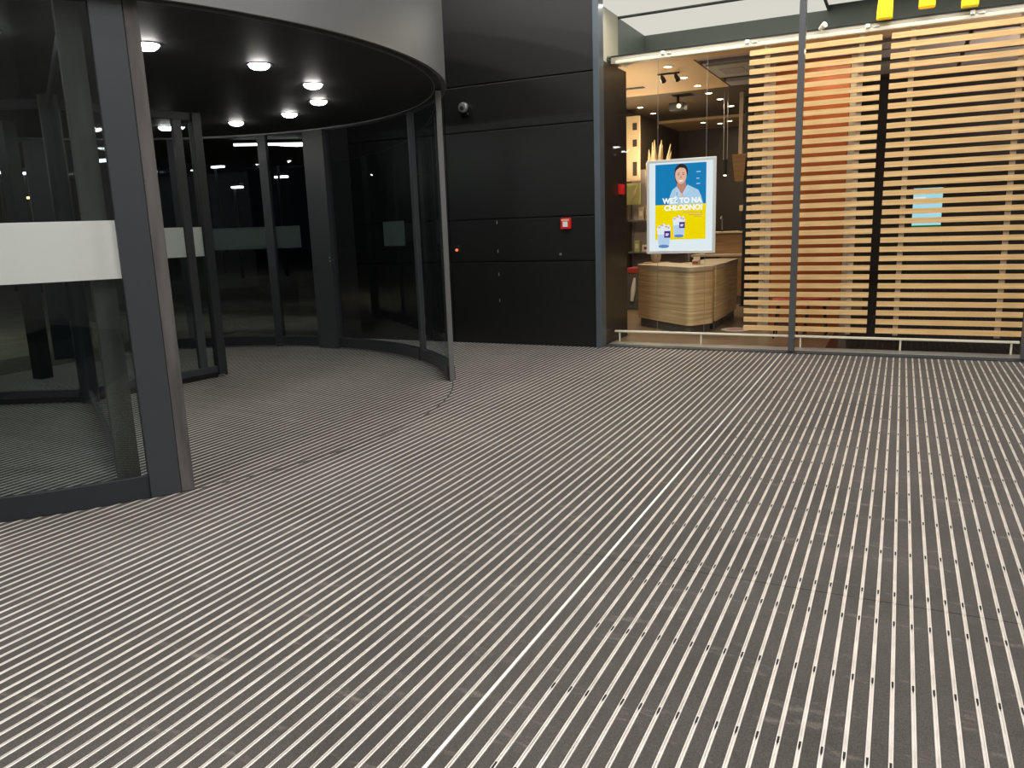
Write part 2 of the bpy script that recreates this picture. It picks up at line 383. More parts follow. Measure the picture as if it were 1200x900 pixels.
# shop window
win = struct('window_1', MB().box(-3.212, 1.24, 9.10, 9.262, 0, .012), M['anthracite'], 'tall shop window of the restaurant')
MB().box(-3.212, 1.24, 9.265, 9.48, 0, .014).build('inner_sill', M['sill'], win, .002)
MB().box(-3.205, -1.068, 9.125, 9.135, .012, 4.66).build('glass_pane', M['glass_front'], win)
MB().box(-1.006, 1.13, 9.125, 9.135, .012, 4.66).build('glass_pane', M['glass_front'], win)
for x in (-1.037, 1.165):
    MB().box(x - .031, x + .031, 9.085, 9.20, .028, 4.66).build('mullion', M['mullion'], win, .004)

# ------------------------------------------------------------------ revolving door
door = thing('revolving_door', (CX, CY, 0), 'large round revolving door with grey drum, black soffit and dark glass wings', 'revolving door')
door['kind'] = 'thing'
RG = 3.43
MB().arc(CX, CY, 3.46, 3.50, 2.772, 4.30, 0, 360, 160).build('drum_fascia', M['fascia'], door, 0, True)
MB().arc(CX, CY, .02, 3.50, 4.30, 4.34, 0, 360, 120).build('drum_roof', M['anthracite_dark'], door)
MB().arc(CX, CY, 3.485, 3.507, 2.762, 2.772, 0, 360, 160).build('fascia_lip', M['fascia_lip'], door, 0, True)
MB().arc(CX, CY, .02, 3.465, 2.775, 2.83, 0, 360, 120).build('soffit', M['soffit'], door)
MB().arc(CX, CY, 3.392, 3.400, 2.764, 2.777, -30, 210, 120).build('ceiling_track', M['fascia_lip'], door, 0, True)
ring = MB().lathe((0, 0, 0), [(.078, 0), (.098, -.006), (.098, 0), (.078, .004)], 'z', 24).mesh('downlight', M['black'], True)
lens = MB().lathe((0, 0, -.003), [(.02, -.034), (.050, -.030), (.070, -.018), (.080, 0)], 'z', 24).mesh('lens', M['lamp'], True)
for k in range(16):
    a = R(-19.6 + 22.5 * k)
    p = (2.35 * math.cos(a), 2.35 * math.sin(a), 2.774)
    o = bpy.data.objects.new('downlight', ring); link(o); o.parent = door; o.location = p
    l = bpy.data.objects.new('lens', lens); link(l); l.parent = o
# fixed curved glass: lobby end post 33.6 deg, then mullion, thick post, thin post, far thick post
def dpost(name, a0, a1, ra, rb, m, z0=0, z1=2.757): return MB().arc(CX, CY, ra, rb, z0, z1, a0, a1, 4).build(name, m, door, .003)
dpost('end_post', 32.95, 33.85, 3.405, 3.455, M['fascia_lip'])
dpost('mullion', 55.2, 56.3, 3.40, 3.46, M['anthracite'], .0)
dpost('wide_post', 85.0, 90.6, 3.36, 3.47, M['anthracite'])
dpost('mullion', 100.6, 102.6, 3.39, 3.46, M['anthracite'])
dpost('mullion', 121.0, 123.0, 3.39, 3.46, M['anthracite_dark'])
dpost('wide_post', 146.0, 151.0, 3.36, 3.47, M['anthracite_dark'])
for a0, a1 in ((33.85, 55.2), (56.3, 85.0), (90.6, 100.6), (102.6, 121.0), (123.0, 146.0)):
    MB().arc(CX, CY, 3.425, 3.435, .14, 2.757, a0, a1, 16).build('curved_glass', M['glass'], door, 0, True)
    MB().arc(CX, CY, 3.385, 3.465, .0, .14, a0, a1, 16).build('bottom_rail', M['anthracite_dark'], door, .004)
    MB().arc(CX, CY, 3.38, 3.386, .004, .016, a0, a1, 16).build('floor_trim', M['fascia_lip'], door)
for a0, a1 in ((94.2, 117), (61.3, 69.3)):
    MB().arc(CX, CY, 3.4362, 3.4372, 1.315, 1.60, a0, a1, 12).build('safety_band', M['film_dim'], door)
# near curved leaf with its post, brush edge and white band
leaf = MB().arc(CX, CY, 3.372, 3.44, 0, 2.757, -30.95, -28.15, 3).build('curved_leaf', M['anthracite'], door, .005)
tag(leaf, 'near curved leaf in a dark frame with a broad white band')
def sub(o, p): attach(o, p); return o
sub(MB().arc(CX, CY, 3.392, 3.424, 0, .139, -92, -30.95, 40).build('leaf_rail', M['anthracite_dark'], None, .004), leaf)
sub(MB().arc(CX, CY, 3.392, 3.424, 2.725, 2.757, -92, -30.95, 40).build('leaf_rail', M['anthracite_dark'], None, .004), leaf)
sub(MB().arc(CX, CY, 3.404, 3.412, .139, 2.725, -92, -30.95, 40).build('leaf_glass', M['glass'], None, 0, True), leaf)
sub(MB().arc(CX, CY, 3.4132, 3.4142, 1.287, 1.605, -92, -30.98, 40).build('white_band', M['film'], None, 0, True), leaf)
sub(MB().arc(CX, CY, 3.368, 3.438, .0, 2.757, -28.12, -26.85, 4).build('edge_brush', M['brush'], None, .006), leaf)
# radial wings
def wing(name, ang, r1, stile, label, post_w=.10):
    c, q = math.cos(R(ang)), math.sin(R(ang))
    def bx(ra, rb, t, z0, z1):
        n = (-q * t, c * t)
        pts = [(CX + ra * c + n[0], CY + ra * q + n[1]), (CX + rb * c + n[0], CY + rb * q + n[1]), (CX + rb * c - n[0], CY + rb * q - n[1]), (CX + ra * c - n[0], CY + ra * q - n[1])]
        return MB().prism(pts, z0, z1)
    o = bx(r1 - post_w, r1, .045, .03, 2.74).build('wing', M['anthracite_dark'], door, .004); o['label'] = label
    sub(bx(.10, r1 - post_w, .022, .055, .125).build('wing_rail', M['anthracite'], None, .003), o)
    sub(bx(.10, r1 - post_w, .022, 2.66, 2.74).build('wing_rail', M['anthracite_dark'], None, .003), o)
    sub(bx(.10, r1 - post_w, .010, .002, .055).build('floor_brush', M['black'], None), o)
    sub(bx(stile - .045, stile + .045, .024, .125, 2.66).build('wing_stile', M['anthracite'], None, .003), o)
    sub(bx(.10, stile - .045, .005, .125, 2.66).build('wing_glass', M['glass'], None), o)
    sub(bx(stile + .045, r1 - post_w, .005, .125, 2.66).build('wing_glass', M['glass'], None), o)
    sub(bx(.10, stile - .05, .0062, 1.30, 1.60).build('white_band', M['film'], None), o)
    if r1 - post_w - stile > .1: sub(bx(stile + .05, r1 - post_w - .002, .0062, 1.30, 1.60).build('white_band', M['film'], None), o)
    sub(bx(r1, r1 + .02, .012, .01, 2.75).build('edge_brush', M['black'], None), o)
    return o
wing('wing', 80.0, 1.46, 1.20, 'short far wing seen side on, with white band')
wing('wing', 206.0, 3.33, 1.30, 'wing running off behind the near curved leaf')
wa = wing('wing', -32.5, 3.34, 2.9, 'wing behind the near glass, seen edge on')
c_, q_ = math.cos(R(-32.5)), math.sin(R(-32.5))
sub(MB().prism([(CX + ra * c_ - q_ * t, CY + ra * q_ + c_ * t) for ra, t in ((3.22, .06), (3.362, .06), (3.362, -.06), (3.22, -.06))], .004, 2.755).build('brush_post', M['brush_dark'], None, .004), wa)
MB().cyl((CX, CY, 0), .085, 2.77, 'z', 20).build('centre_shaft', M['anthracite_dark'], door, 0, True)
MB().box(-8.68, -8.52, 5.40, 5.54, 0, 2.757).build('inner_post', M['anthracite_dark'], door, .004)
door_lock = MB().cyl((CX + 3.352 * math.cos(R(85.4)), CY + 3.352 * math.sin(R(85.4)), 1.18), .012, .03, 'y', 10)
door_lock.cyl((CX + 3.352 * math.cos(R(85.4)), CY + 3.352 * math.sin(R(85.4)), 1.14), .012, .03, 'y', 10)
door_lock.build('lock', M['metal'], door)

# ------------------------------------------------------------------ small things on the black wall
t = thing('dome_camera', (-4.997, 9.03, 2.961), 'small dark dome camera high on the black wall', 'camera')
MB().cyl((-4.997, 8.995, 2.961), .068, .035, 'y', 24).build('base', M['black'], t, .004, True)
MB().lathe((-4.997, 8.995, 2.961), [(.030, -.050), (.052, -.046), (.064, -.030), (.066, -.012), (.060, 0), (.02, 0)], 'y', 24).build('housing', M['metal'], t, 0, True)
MB().lathe((-4.995, 8.949, 2.955), [(.006, -.016), (.022, -.012), (.032, 0), (.01, .003)], 'y', 18).build('lens', M['black'], t, 0, True)
MB().box(-5.055, -4.94, 9.0, 9.03, 2.865, 2.905).build('bracket', M['black'], t, .01)

t = thing('fire_alarm', (-3.661, 9.03, 1.505), 'red fire alarm button with pale centre on the black wall', 'fire alarm')
MB().box(-3.725, -3.597, 8.985, 9.03, 1.440, 1.570).build('housing', M['red_lit'], t, .008)
MB().box(-3.693, -3.629, 8.979, 8.9855, 1.465, 1.528).build('glass_plate', M['white'], t, .002)
MB().box(-3.71, -3.61, 8.981, 8.9855, 1.536, 1.556).build('label_strip', M['pale'], t)

t = thing('key_switch', (-3.748, 9.03, 1.138), 'tiny round metal key switch low on the black wall', 'switch')
MB().lathe((-3.748, 9.022, 1.138), [(.008, -.004), (.014, -.003), (.016, 0), (.016, .008)], 'y', 16).build('barrel', M['metal'], t, 0, True)
MB().box(-3.751, -3.745, 9.0165, 9.0185, 1.131, 1.145).build('key_slot', M['black'], t)

t = thing('push_button', (-5.195, 9.03, 1.216), 'small glowing red button beside the curved glass end post', 'button')
MB().box(-5.235, -5.150, 9.005, 9.03, 1.16, 1.27).build('plate', M['black'], t, .004)
MB().cyl((-5.195, 8.992, 1.216), .017, .014, 'y', 16).build('lamp', E('red_led', (1.0, .12, .05), 2.2), t)

# ------------------------------------------------------------------ restaurant shell
struct('floor', MB().box(-4.6, 4.5, 9.33, 18.2, -.06, .0), M['tile'], 'brown tiled restaurant floor')
struct('floor', MB().box(-.72, 4.4, 9.60, 13.6, 0, .002), P('dark_glossy_tile', (.022, .018, .017), .16), 'dark glossy tiled floor strip behind the slatted screens')
struct('wall_side', MB().box(-3.36, -3.25, 9.17, 10.12, 0, 3.36), M['bronze'], 'dark bronze return wall behind the shop glass')
struct('wall_left', MB().box(-4.62, -4.5, 9.17, 18.2, 0, 3.9), M['brown_wall'], 'brown side wall of the restaurant')
struct('wall_rear', MB().box(-4.6, 4.5, 17.75, 17.9, 0, 3.9), M['brown_wall'], 'brown rear wall of the restaurant')
struct('wall_right', MB().box(4.4, 4.5, 9.2, 18.2, 0, 4.1), M['dark_wall'], 'dark right wall of the restaurant')
dw = struct('wall_partition', MB().box(-.50, 4.4, 13.6, 13.7, 0, 3.45), M['dark_wall'], 'dark partition behind the slatted screens')
struct('ceiling', MB().box(-4.6, -2.46, 10.24, 12.7, 3.45, 3.52), M['tan_ceiling'], 'tan restaurant ceiling')
struct('ceiling', MB().box(-4.6, -1.9, 12.7, 16.1, 3.45, 3.52), M['brown_ceiling'], 'brown restaurant ceiling further back')
struct('ceiling', MB().box(-4.6, -1.9, 16.1, 17.75, 3.40, 3.52), M['tan_ceiling'], 'tan ceiling beam in front of the rear wall')
gc = struct('ceiling', MB().box(-2.46, 4.4, 10.24, 17.75, 3.50, 3.56), M['dark_ceiling'], 'dark restaurant ceiling with grey panels')
for i, (ya, yb) in enumerate(((10.25, 10.5), (10.75, 11.15), (11.25, 11.75), (12.3, 13.1))):
    MB().box(-2.44, .55, ya, yb, 3.455, 3.50).build('ceiling_panel', M['grey_ceiling'], gc, .003)
    MB().box(.60, 4.3, ya, yb, 3.455, 3.50).build('ceiling_panel', M['grey_ceiling'], gc, .003)
# lit recess above the shop window
rec = struct('wall_recess', MB().box(-3.40, 2.2, 11.2, 11.3, 3.5, 4.05), M['grey_green'], 'grey green bulkhead of the lit recess over the window')
MB().box(-3.40, -3.31, 9.17, 9.98, 3.37, 4.05).build('reveal', M['beige_wall'], rec)
MB().box(-3.40, -3.33, 9.98, 11.2, 3.53, 4.05).build('reveal', M['grey_green'], rec)
MB().box(-3.40, 2.2, 10.24, 11.3, 3.525, 3.57).build('recess_shelf', M['grey_green'], rec)
MB().box(-3.30, 2.2, 9.53, 10.24, 3.437, 3.452).build('shelf_front', M['grey_green'], rec)
MB().box(-3.25, 2.2, 9.532, 10.24, 3.430, 3.437).build('shelf_lining', M['tan_ceiling'], rec)
MB().box(-3.25, 1.25, 9.522, 9.530, 3.435, 3.450).build('shadow_gap', M['black_gap'], rec)
lc = struct('ceiling', MB().box(-3.40, 2.2, 9.17, 11.3, 4.045, 4.09), M['mullion'], 'luminous white ceiling of the recess')
MB().box(-3.33, 1.3, 10.0, 10.075, 3.985, 4.045).build('divider', M['mullion'], lc)
MB().box(-.985, -.95, 9.17, 11.2, 3.985, 4.045).build('divider', M['mullion'], lc)
for xa, xb in ((-3.33, -.985), (-.95, 1.3)):
    yb2 = 11.2 if xb < 0 else 10.95
    MB().box(xa, xb, 9.17, 10.0, 4.0, 4.045).build('luminous_panel', M['white_light'], lc)
    MB().box(xa, xb, 10.075, yb2, 4.0, 4.045).build('luminous_panel', M['white_light'], lc)
pel = struct('trim_2', MB().box(-3.25, 1.25, 9.527, 9.60, 3.36, 3.434), M['cream_plate'], 'grey beige plate above the slats')
# curtain rail and base rail
t = thing('top_rail', (-.95, 9.5, 3.36), 'cream horizontal rail that carries the slatted screens', 'rail')
MB().box(-3.18, 1.16, 9.478, 9.525, 3.345, 3.385).build('rail', M['cream_rail'], t, .008)
for x in (-2.605, -1.653, -.437, .507):
    b = MB().box(x - .022, x + .022, 9.465, 9.53, 3.385, 3.425).box(x + .05, x + .11, 9.47, 9.52, 3.385, 3.398).build('bracket', M['white'], t, .004)
t = thing('base_rail', (-.95, 9.5, 0), 'slim cream rail on short legs behind the window foot', 'rail')
MB().box(-3.22, 1.16, 9.485, 9.525, .128, .152).build('rail', M['cream_rail'], t, .006)
for x in (-3.155, -2.123, -.98, .055, 1.09):
    MB().cyl((x, 9.505, 0), .010, .13, 'z', 10).build('leg', M['cream_rail'], t)

# slatted wood screens
slat_z = [3.281 - .0985 * i for i in range(32)]
def screen(xa, xb, battens, label):
    t = thing('slatted_screen', ((xa + xb) / 2, 9.5, .18), label, 'screen', 'slatted wood screens behind the window')
    me = MB().box(-(xb - xa) / 2, (xb - xa) / 2, -.014, .014, -.0275, .0275).mesh('slat', M['wood'])
    for z in slat_z:
        o = bpy.data.objects.new('slat', me); link(o); o.parent = t; o.location = (random.uniform(-.002, .002), 0, z - .18)
    for x in battens:
        MB().box(x - .026, x + .026, 9.516, 9.546, .175, 3.345).build('batten', M['batten'], t)
screen(-1.622, -.292, (-1.44, -.487), 'wooden slatted screen in front of the orange wall')
screen(-.205, 1.165, (-.005, .955), 'wooden slatted screen in front of the dark room and glowing screen')

# yellow letter sign: two arches, three feet, above the rail
def arch(x0, x1, zb0, zb1, zt):
    pts = []
    for i in range(25):
        a = math.pi * i / 24
        xm, hw = (x0 + x1) / 2, (x1 - x0) / 2
        zb = zb0 + (zb1 - zb0) * i / 24
        pts.append((xm - hw * math.copysign(abs(math.cos(a)) ** .8, math.cos(a)), zb + (zt - zb) * math.sin(a) ** .75))
    return pts
mb = MB()
for yo, A in enumerate((arch(-.283, .10, 3.445, 3.50, 3.97), arch(.10, .477, 3.50, 3.455, 3.97))):
    n = len(A); hw = .0765
    L, Rr = [], []
    for i, (x, z) in enumerate(A):
        x2, z2 = A[min(i + 1, n - 1)]; x1, z1 = A[max(i - 1, 0)]
        if i in (0, n - 1): d = Vector((0, 1)) if i == 0 else Vector((0, -1))
        else: d = Vector((x2 - x1, z2 - z1)).normalized()
        nn = Vector((-d.y, d.x)); k = hw * (1 - .35 * math.sin(math.pi * i / (n - 1)))
        L.append((x + nn.x * k, z + nn.y * k)); Rr.append((x - nn.x * k, z - nn.y * k))
    vs = []
    for i in range(n): vs += [(L[i][0], 9.505, L[i][1]), (Rr[i][0], 9.505, Rr[i][1]), (Rr[i][0], 9.425 + .006 * yo, Rr[i][1]), (L[i][0], 9.425 + .006 * yo, L[i][1])]
    fs = [(4 * i + k, 4 * i + (k + 1) % 4, 4 * i + 4 + (k + 1) % 4, 4 * i + 4 + k) for i in range(n - 1) for k in range(4)]
    mb.add(vs, fs + [(0, 1, 2, 3), (4 * n - 4, 4 * n - 1, 4 * n - 2, 4 * n - 3)])
tag(mb.build('letter_sign', M['yellow'], None, .014), 'yellow arched letter sign above the cream rail', 'sign')
t = thing('spot_lamp', (-.878, 9.5, 3.43), 'small white spot lamp sitting on the cream rail', 'lamp')
MB().tube([(-.905, 9.50, 3.440), (-.878, 9.47, 3.455), (-.850, 9.44, 3.470)], [.018, .026, .030], 14).build('head', M['white'], t, 0, True)
MB().cyl((-.89, 9.5, 3.42), .008, .03, 'z', 8).build('stem', M['white'], t)

# ------------------------------------------------------------------ hanging poster
t = thing('poster', (-2.38, 9.5, 1.107), 'backlit poster with smiling person over blue and yellow, hung on wires', 'poster')
X0, X1, Z0, Z1 = -2.792, -1.968, 1.107, 2.207
fm = MB()
fm.box(X0, X0 + .034, 9.47, 9.505, Z0, Z1).box(X1 - .034, X1, 9.47, 9.505, Z0, Z1).box(X0 + .034, X1 - .034, 9.47, 9.505, Z1 - .034, Z1).box(X0 + .034, X1 - .034, 9.47, 9.505, Z0, Z0 + .034)
fm.build('frame', M['silver'], t, .004)
MB().box(X0 + .03, X1 - .03, 9.478, 9.502, Z0 + .03, Z1 - .03).build('light_panel', M['poster_white'], t)
pm = ['poster_blue', 'poster_yellow', 'poster_hair', 'poster_skin', 'poster_shirt', 'poster_white', 'poster_purple', 'poster_cup', 'poster_cup2', 'poster_pink', 'poster_shade', 'poster_text']
PI_ = {k: i for i, k in enumerate(pm)}
pr = MB()
def uv(pts): return [(X0 + a, Z0 + b) for a, b in pts]
def ell(cx, cz, rx, rz, n=28, a0=0, a1=360): return [(cx + rx * math.cos(R(a0 + (a1 - a0) * i / n)), cz + rz * math.sin(R(a0 + (a1 - a0) * i / n))) for i in range(n)]
lay = [9.4775]
def pp(pts, m): lay[0] -= .0007; pr.poly(uv(pts), lay[0], PI_[m])
pp([(.105, .575), (.712, .575), (.712, 1.045), (.105, 1.045)], 'poster_blue')
pp([(.105, .165), (.712, .165), (.712, .575), (.105, .575)], 'poster_yellow')
pp(ell(.418, .950, .080, .090), 'poster_hair')
pp([(.335, .93), (.345, .86), (.375, .80), (.40, .80), (.38, .93)], 'poster_hair')
pp([(.372, .84), (.468, .84), (.480, .76), (.452, .70), (.425, .685), (.395, .70), (.365, .76)], 'poster_shade')
pp([(.270, .576), (.285, .68), (.312, .745), (.365, .785), (.395, .735), (.428, .690), (.470, .740), (.492, .800), (.560, .765), (.622, .735), (.655, .665), (.680, .576)], 'poster_shirt')
pp([(.372, .775), (.428, .690), (.425, .640), (.36, .72)], 'poster_cup')
pp([(.492, .800), (.428, .690), (.430, .640), (.505, .73)], 'poster_cup')
pp([(.355, .576), (.366, .72), (.372, .72), (.363, .576)], 'poster_cup2')
pp([(.405, .66), (.43, .70), (.458, .67), (.43, .655)], 'poster_skin')
pp(ell(.415, .915, .068, .104), 'poster_skin')
pp([(.342, .94), (.350, .995), (.385, 1.030), (.445, 1.030), (.482, .995), (.490, .94), (.476, .970), (.452, .992), (.400, .998), (.362, .972)], 'poster_hair')
for ex in (.388, .443):
    pp(ell(ex, .917, .011, .0045, 12), 'poster_hair'); pp([(ex - .016, .932), (ex + .016, .932), (ex + .012, .937), (ex - .012, .937)], 'poster_hair')
pp([(.412, .905), (.420, .905), (.427, .876), (.405, .876)], 'poster_shade')
pp([(.388, .856), (.415, .850), (.445, .856), (.432, .840), (.415, .835), (.400, .840)], 'poster_text')
pp([(.388, .857), (.400, .839), (.415, .833), (.432, .839), (.445, .857), (.432, .833), (.415, .826), (.400, .833)], 'poster_pink')
for k, (zz, wd) in enumerate(((.935, .05), (.86, .035), (.80, .045))): pp([(.60, zz), (.60 + wd, zz), (.60 + wd, zz + .010), (.60, zz + .010)], 'poster_cup')
for zz, ua, ub in ((.475, .44, .67), (.448, .52, .67), (.428, .58, .67)): pp([(ua, zz), (ub, zz), (ub, zz + .006), (ua, zz + .006)], 'poster_shade')
def cup(u0, v0, s):
    pp([(u0 - .082 * s, v0 + .235 * s), (u0 + .082 * s, v0 + .235 * s), (u0 + .066 * s, v0), (u0 - .066 * s, v0)], 'poster_white')
    pp([(u0 - .076 * s, v0 + .150 * s), (u0 + .076 * s, v0 + .150 * s), (u0 + .064 * s, v0 + .02 * s), (u0 - .064 * s, v0 + .02 * s)], 'poster_cup')
    pp(ell(u0, v0 + .012 * s, .064 * s, .020 * s, 20), 'poster_cup2')
    pp([(u0 - .082 * s, v0 + .215 * s), (u0 - .06 * s, v0 + .262 * s), (u0 - .03 * s, v0 + .24 * s), (u0 - .005 * s, v0 + .285 * s), (u0 + .03 * s, v0 + .25 * s), (u0 + .06 * s, v0 + .268 * s), (u0 + .082 * s, v0 + .215 * s)], 'poster_white')
    for a, b in ((-.055, .235), (-.018, .258), (.030, .240), (.058, .228)): pp(ell(u0 + a * s, v0 + b * s, .015 * s, .010 * s, 10), 'poster_pink')
    pp([(u0 + .006 * s, v0 + .112 * s), (u0 + .080 * s, v0 + .112 * s), (u0 + .080 * s, v0 + .190 * s), (u0 + .006 * s, v0 + .190 * s)], 'poster_purple')
    for a, b, c in ((.150, .022, .062), (.134, .022, .054)): pp([(u0 + b * s, v0 + a * s), (u0 + c * s, v0 + a * s), (u0 + c * s, v0 + (a + .012) * s), (u0 + b * s, v0 + (a + .012) * s)], 'poster_white')
cup(.398, .195, .92); cup(.218, .075, 1.02)
pr.build('print', [M[k] for k in pm], t)
yt = lay[0] - .0012
for body, uu, vv, wd in (('WEŹ TO NA', .437, .592, .475), ('CHŁODNO!', .452, .510, .455)):
    o = text_mesh(body, .082, M['poster_text'], 'lettering', (X0 + uu, yt, Z0 + vv), extrude=.0006, bold=.0042, width=wd)
    attach(o, t)
for x in (-2.672, -2.095):
    MB().cyl((x, 9.5285, .152), .0026, 3.20, 'z', 6).build('wire', M['metal'], t)

# ------------------------------------------------------------------ counter
def rounded(pts, rad, k=6):
    out = []; n = len(pts)
    for i in range(n):
        p0, p1, p2 = Vector(pts[i - 1]), Vector(pts[i]), Vector(pts[(i + 1) % n])
        a = p1 + (p0 - p1).normalized() * rad; b = p1 + (p2 - p1).normalized() * rad
        for j in range(k + 1):
            s = j / k; out.append(tuple((1 - s) ** 2 * a + 2 * s * (1 - s) * p1 + s * s * b))
    return out
def inset(pts, d):
    c = sum((Vector(p) for p in pts), Vector((0, 0))) / len(pts)
    return [tuple(c + (Vector(p) - c) * (1 - d / max(.05, (Vector(p) - c).length))) for p in pts]
def counter(pts, label, rad, strips=0):
    c = sum((Vector(p) for p in pts), Vector((0, 0))) / len(pts)
    t = thing('serving_counter', (c.x, c.y, 0), label, 'counter')
    q = rounded(pts, rad)
    MB().prism(inset(q, .05), 0, .12).build('plinth', M['plinth'], t)
    MB().prism(q, .12, .83).build('body', M['oak'], t, 0, True)
    MB().prism(inset(q, -.015), .83, .89).build('worktop', M['top'], t, .004, True)
    return t
counter([(-3.47, 11.20), (-2.45, 10.27), (-2.20, 10.72), (-3.1, 11.6)], 'pale oak counter block nearest the glass, under the poster', .12)
counter([(-2.85, 11.45), (-2.235, 10.85), (-2.215, 11.60), (-2.6, 11.63)], 'narrow oak counter block directly behind the nearest one', .05)
counter([(-2.75, 11.72), (-2.235, 11.68), (-2.24, 12.5), (-2.75, 12.6)], 'oak counter block furthest back in the row', .05)
t = thing('carton', (-2.50, 10.85, .89), 'small open pale carton on the nearest oak counter', 'carton')
MB().box(-2.55, -2.46, 10.80, 10.88, .89, .96).build('box', M['pale'], t, .004)
MB().box(-2.55, -2.46, 10.885, 10.895, .89, 1.0).build('flap', M['pale'], t)
MB().box(-2.545, -2.465, 10.797, 10.80, .91, .94).build('stripe', M['card_red'], t)

# back counter with machine, bottle and cups
t = thing('back_counter', (-2.75, 14.6, 0), 'brown wooden back counter behind the row of oak blocks', 'counter')
MB().box(-3.35, -2.25, 14.3, 15.1, 0, .14).build('plinth', M['plinth'], t)
MB().box(-2.88, -2.30, 14.25, 15.1, .14, .84).build('body', M['oak_dark'], t, .02)
MB().box(-3.35, -2.92, 14.4, 15.1, .14, .84).build('body', M['dark_wall'], t, .01)
MB().box(-3.38, -2.2, 14.22, 15.15, .84, .88).build('worktop', M['top'], t, .004)
MB().box(-3.2, -2.2, 14.5, 15.1, .88, 1.24).build('raised_front', M['oak_dark'], t, .01)
MB().box(-3.25, -2.15, 14.45, 15.1, 1.24, 1.27).build('raised_top', M['top'], t, .004)
t = thing('coffee_machine', (-2.50, 14.8, 1.27), 'dark coffee machine with pale tray on the back counter', 'machine')
MB().box(-2.62, -2.16, 14.64, 15.05, 1.27, 1.33).build('base', M['black'], t, .006)
MB().box(-2.62, -2.50, 14.85, 15.05, 1.33, 1.62).build('body', M['black'], t, .008)
MB().box(-2.62, -2.10, 14.62, 15.05, 1.62, 1.72).build('head', M['pale'], t, .01)
MB().cyl((-2.36, 14.75, 1.52), .018, .10, 'z', 10).build('spout', M['metal'], t)
t = thing('bottle', (-2.20, 14.56, 1.27), 'white bottle standing in front of the coffee machine', 'bottle')
MB().lathe((-2.20, 14.56, 1.27), [(.036, 0), (.040, .01), (.040, .13), (.016, .17), (.016, .195)], 'z', 14).build('body', M['white'], t, 0, True)
MB().cyl((-2.20, 14.56, 1.465), .018, .02, 'z', 12).build('cap', M['card_red'], t)
t = thing('tap', (-2.95, 14.7, 1.27), 'small dark tap rising from the back counter', 'tap')
MB().tube([(-2.95, 14.8, 1.27), (-2.95, 14.8, 1.50), (-2.95, 14.74, 1.54), (-2.95, 14.66, 1.50)], .014, 8).build('spout', M['metal'], t, 0, True)
MB().cyl((-2.95, 14.8, 1.27), .03, .03, 'z', 12).build('base', M['black'], t)
t = thing('hanging_lamp', (-2.40, 13.4, 2.30), 'tapered wooden box lamp hanging beside the slats', 'lamp')
mb = MB(); z0, z1, a, b = 2.08, 2.50, .07, .115
mb.add([(-2.40 - a, 13.4 - a, z0), (-2.40 + a, 13.4 - a, z0), (-2.40 + a, 13.4 + a, z0), (-2.40 - a, 13.4 + a, z0), (-2.40 - b, 13.4 - b, z1), (-2.40 + b, 13.4 - b, z1), (-2.40 + b, 13.4 + b, z1), (-2.40 - b, 13.4 + b, z1)],
       [(0, 3, 2, 1), (4, 5, 6, 7), (0, 1, 5, 4), (1, 2, 6, 5), (2, 3, 7, 6), (3, 0, 4, 7)])
mb.build('shade', M['oak_dark'], t, .006)
MB().box(-2.43, -2.37, 13.37, 13.43, 2.50, 3.45).build('stem', M['pale'], t)
t = thing('pendant_lamp', (-2.60, 13.2, 2.17), 'slim black pendant on two wires above the counters', 'lamp')
for dx in (-.03, .03): MB().cyl((-2.60 + dx, 13.2, 2.42), .006, 1.03, 'z', 6).build('wire', M['metal'], t)
MB().cyl((-2.60, 13.2, 2.18), .028, .24, 'z', 14).build('shade', M['black'], t)
MB().cyl((-2.60, 13.2, 2.172), .022, .008, 'z', 14).build('bulb', M['lamp_warm'], t)
# left wall: prints, shelves, goods
t = thing('wall_print', (-4.36, 14.0, 2.75), 'tall narrow cream wall print with dark marks behind the bronze wall', 'print')
MB().box(-4.50, -4.24, 13.96, 14.0, 2.21, 3.32).build('board', M['art'], t, .003)
for z in (3.08, 2.80, 2.42, 2.30): MB().box(-4.37, -4.29, 13.955, 13.9605, z, z + .12).build('mark', M['ink'], t, .02)
t = thing('leaf_print', (-4.36, 14.0, 1.95), 'yellow green square print under the tall cream wall print', 'print')
MB().box(-4.50, -4.24, 13.96, 14.0, 1.80, 2.17).build('board', M['green'], t, .003)
MB().tube([(-4.40, 13.957, 1.84), (-4.34, 13.957, 2.0), (-4.29, 13.957, 2.14)], [.012, .03, .004], 6).build('mark', M['pale'], t)
struct('wall_kitchen', MB().box(-4.5, -3.42, 14.3, 14.4, 0, 2.42), M['grey_ceiling'], 'grey tiled kitchen partition behind the poster')
t = thing('goods_shelf', (-4.0, 14.1, 1.0), 'grey goods shelf with two boards behind the poster', 'shelf')
for z in (1.50, .93): MB().box(-4.48, -3.45, 14.02, 14.29, z, z + .03).build('board', M['metal'], t, .003)
for x in (-4.46, -3.47): MB().box(x - .015, x + .015, 14.25, 14.29, .2, 1.9).build('upright', M['metal'], t)
gi = 0
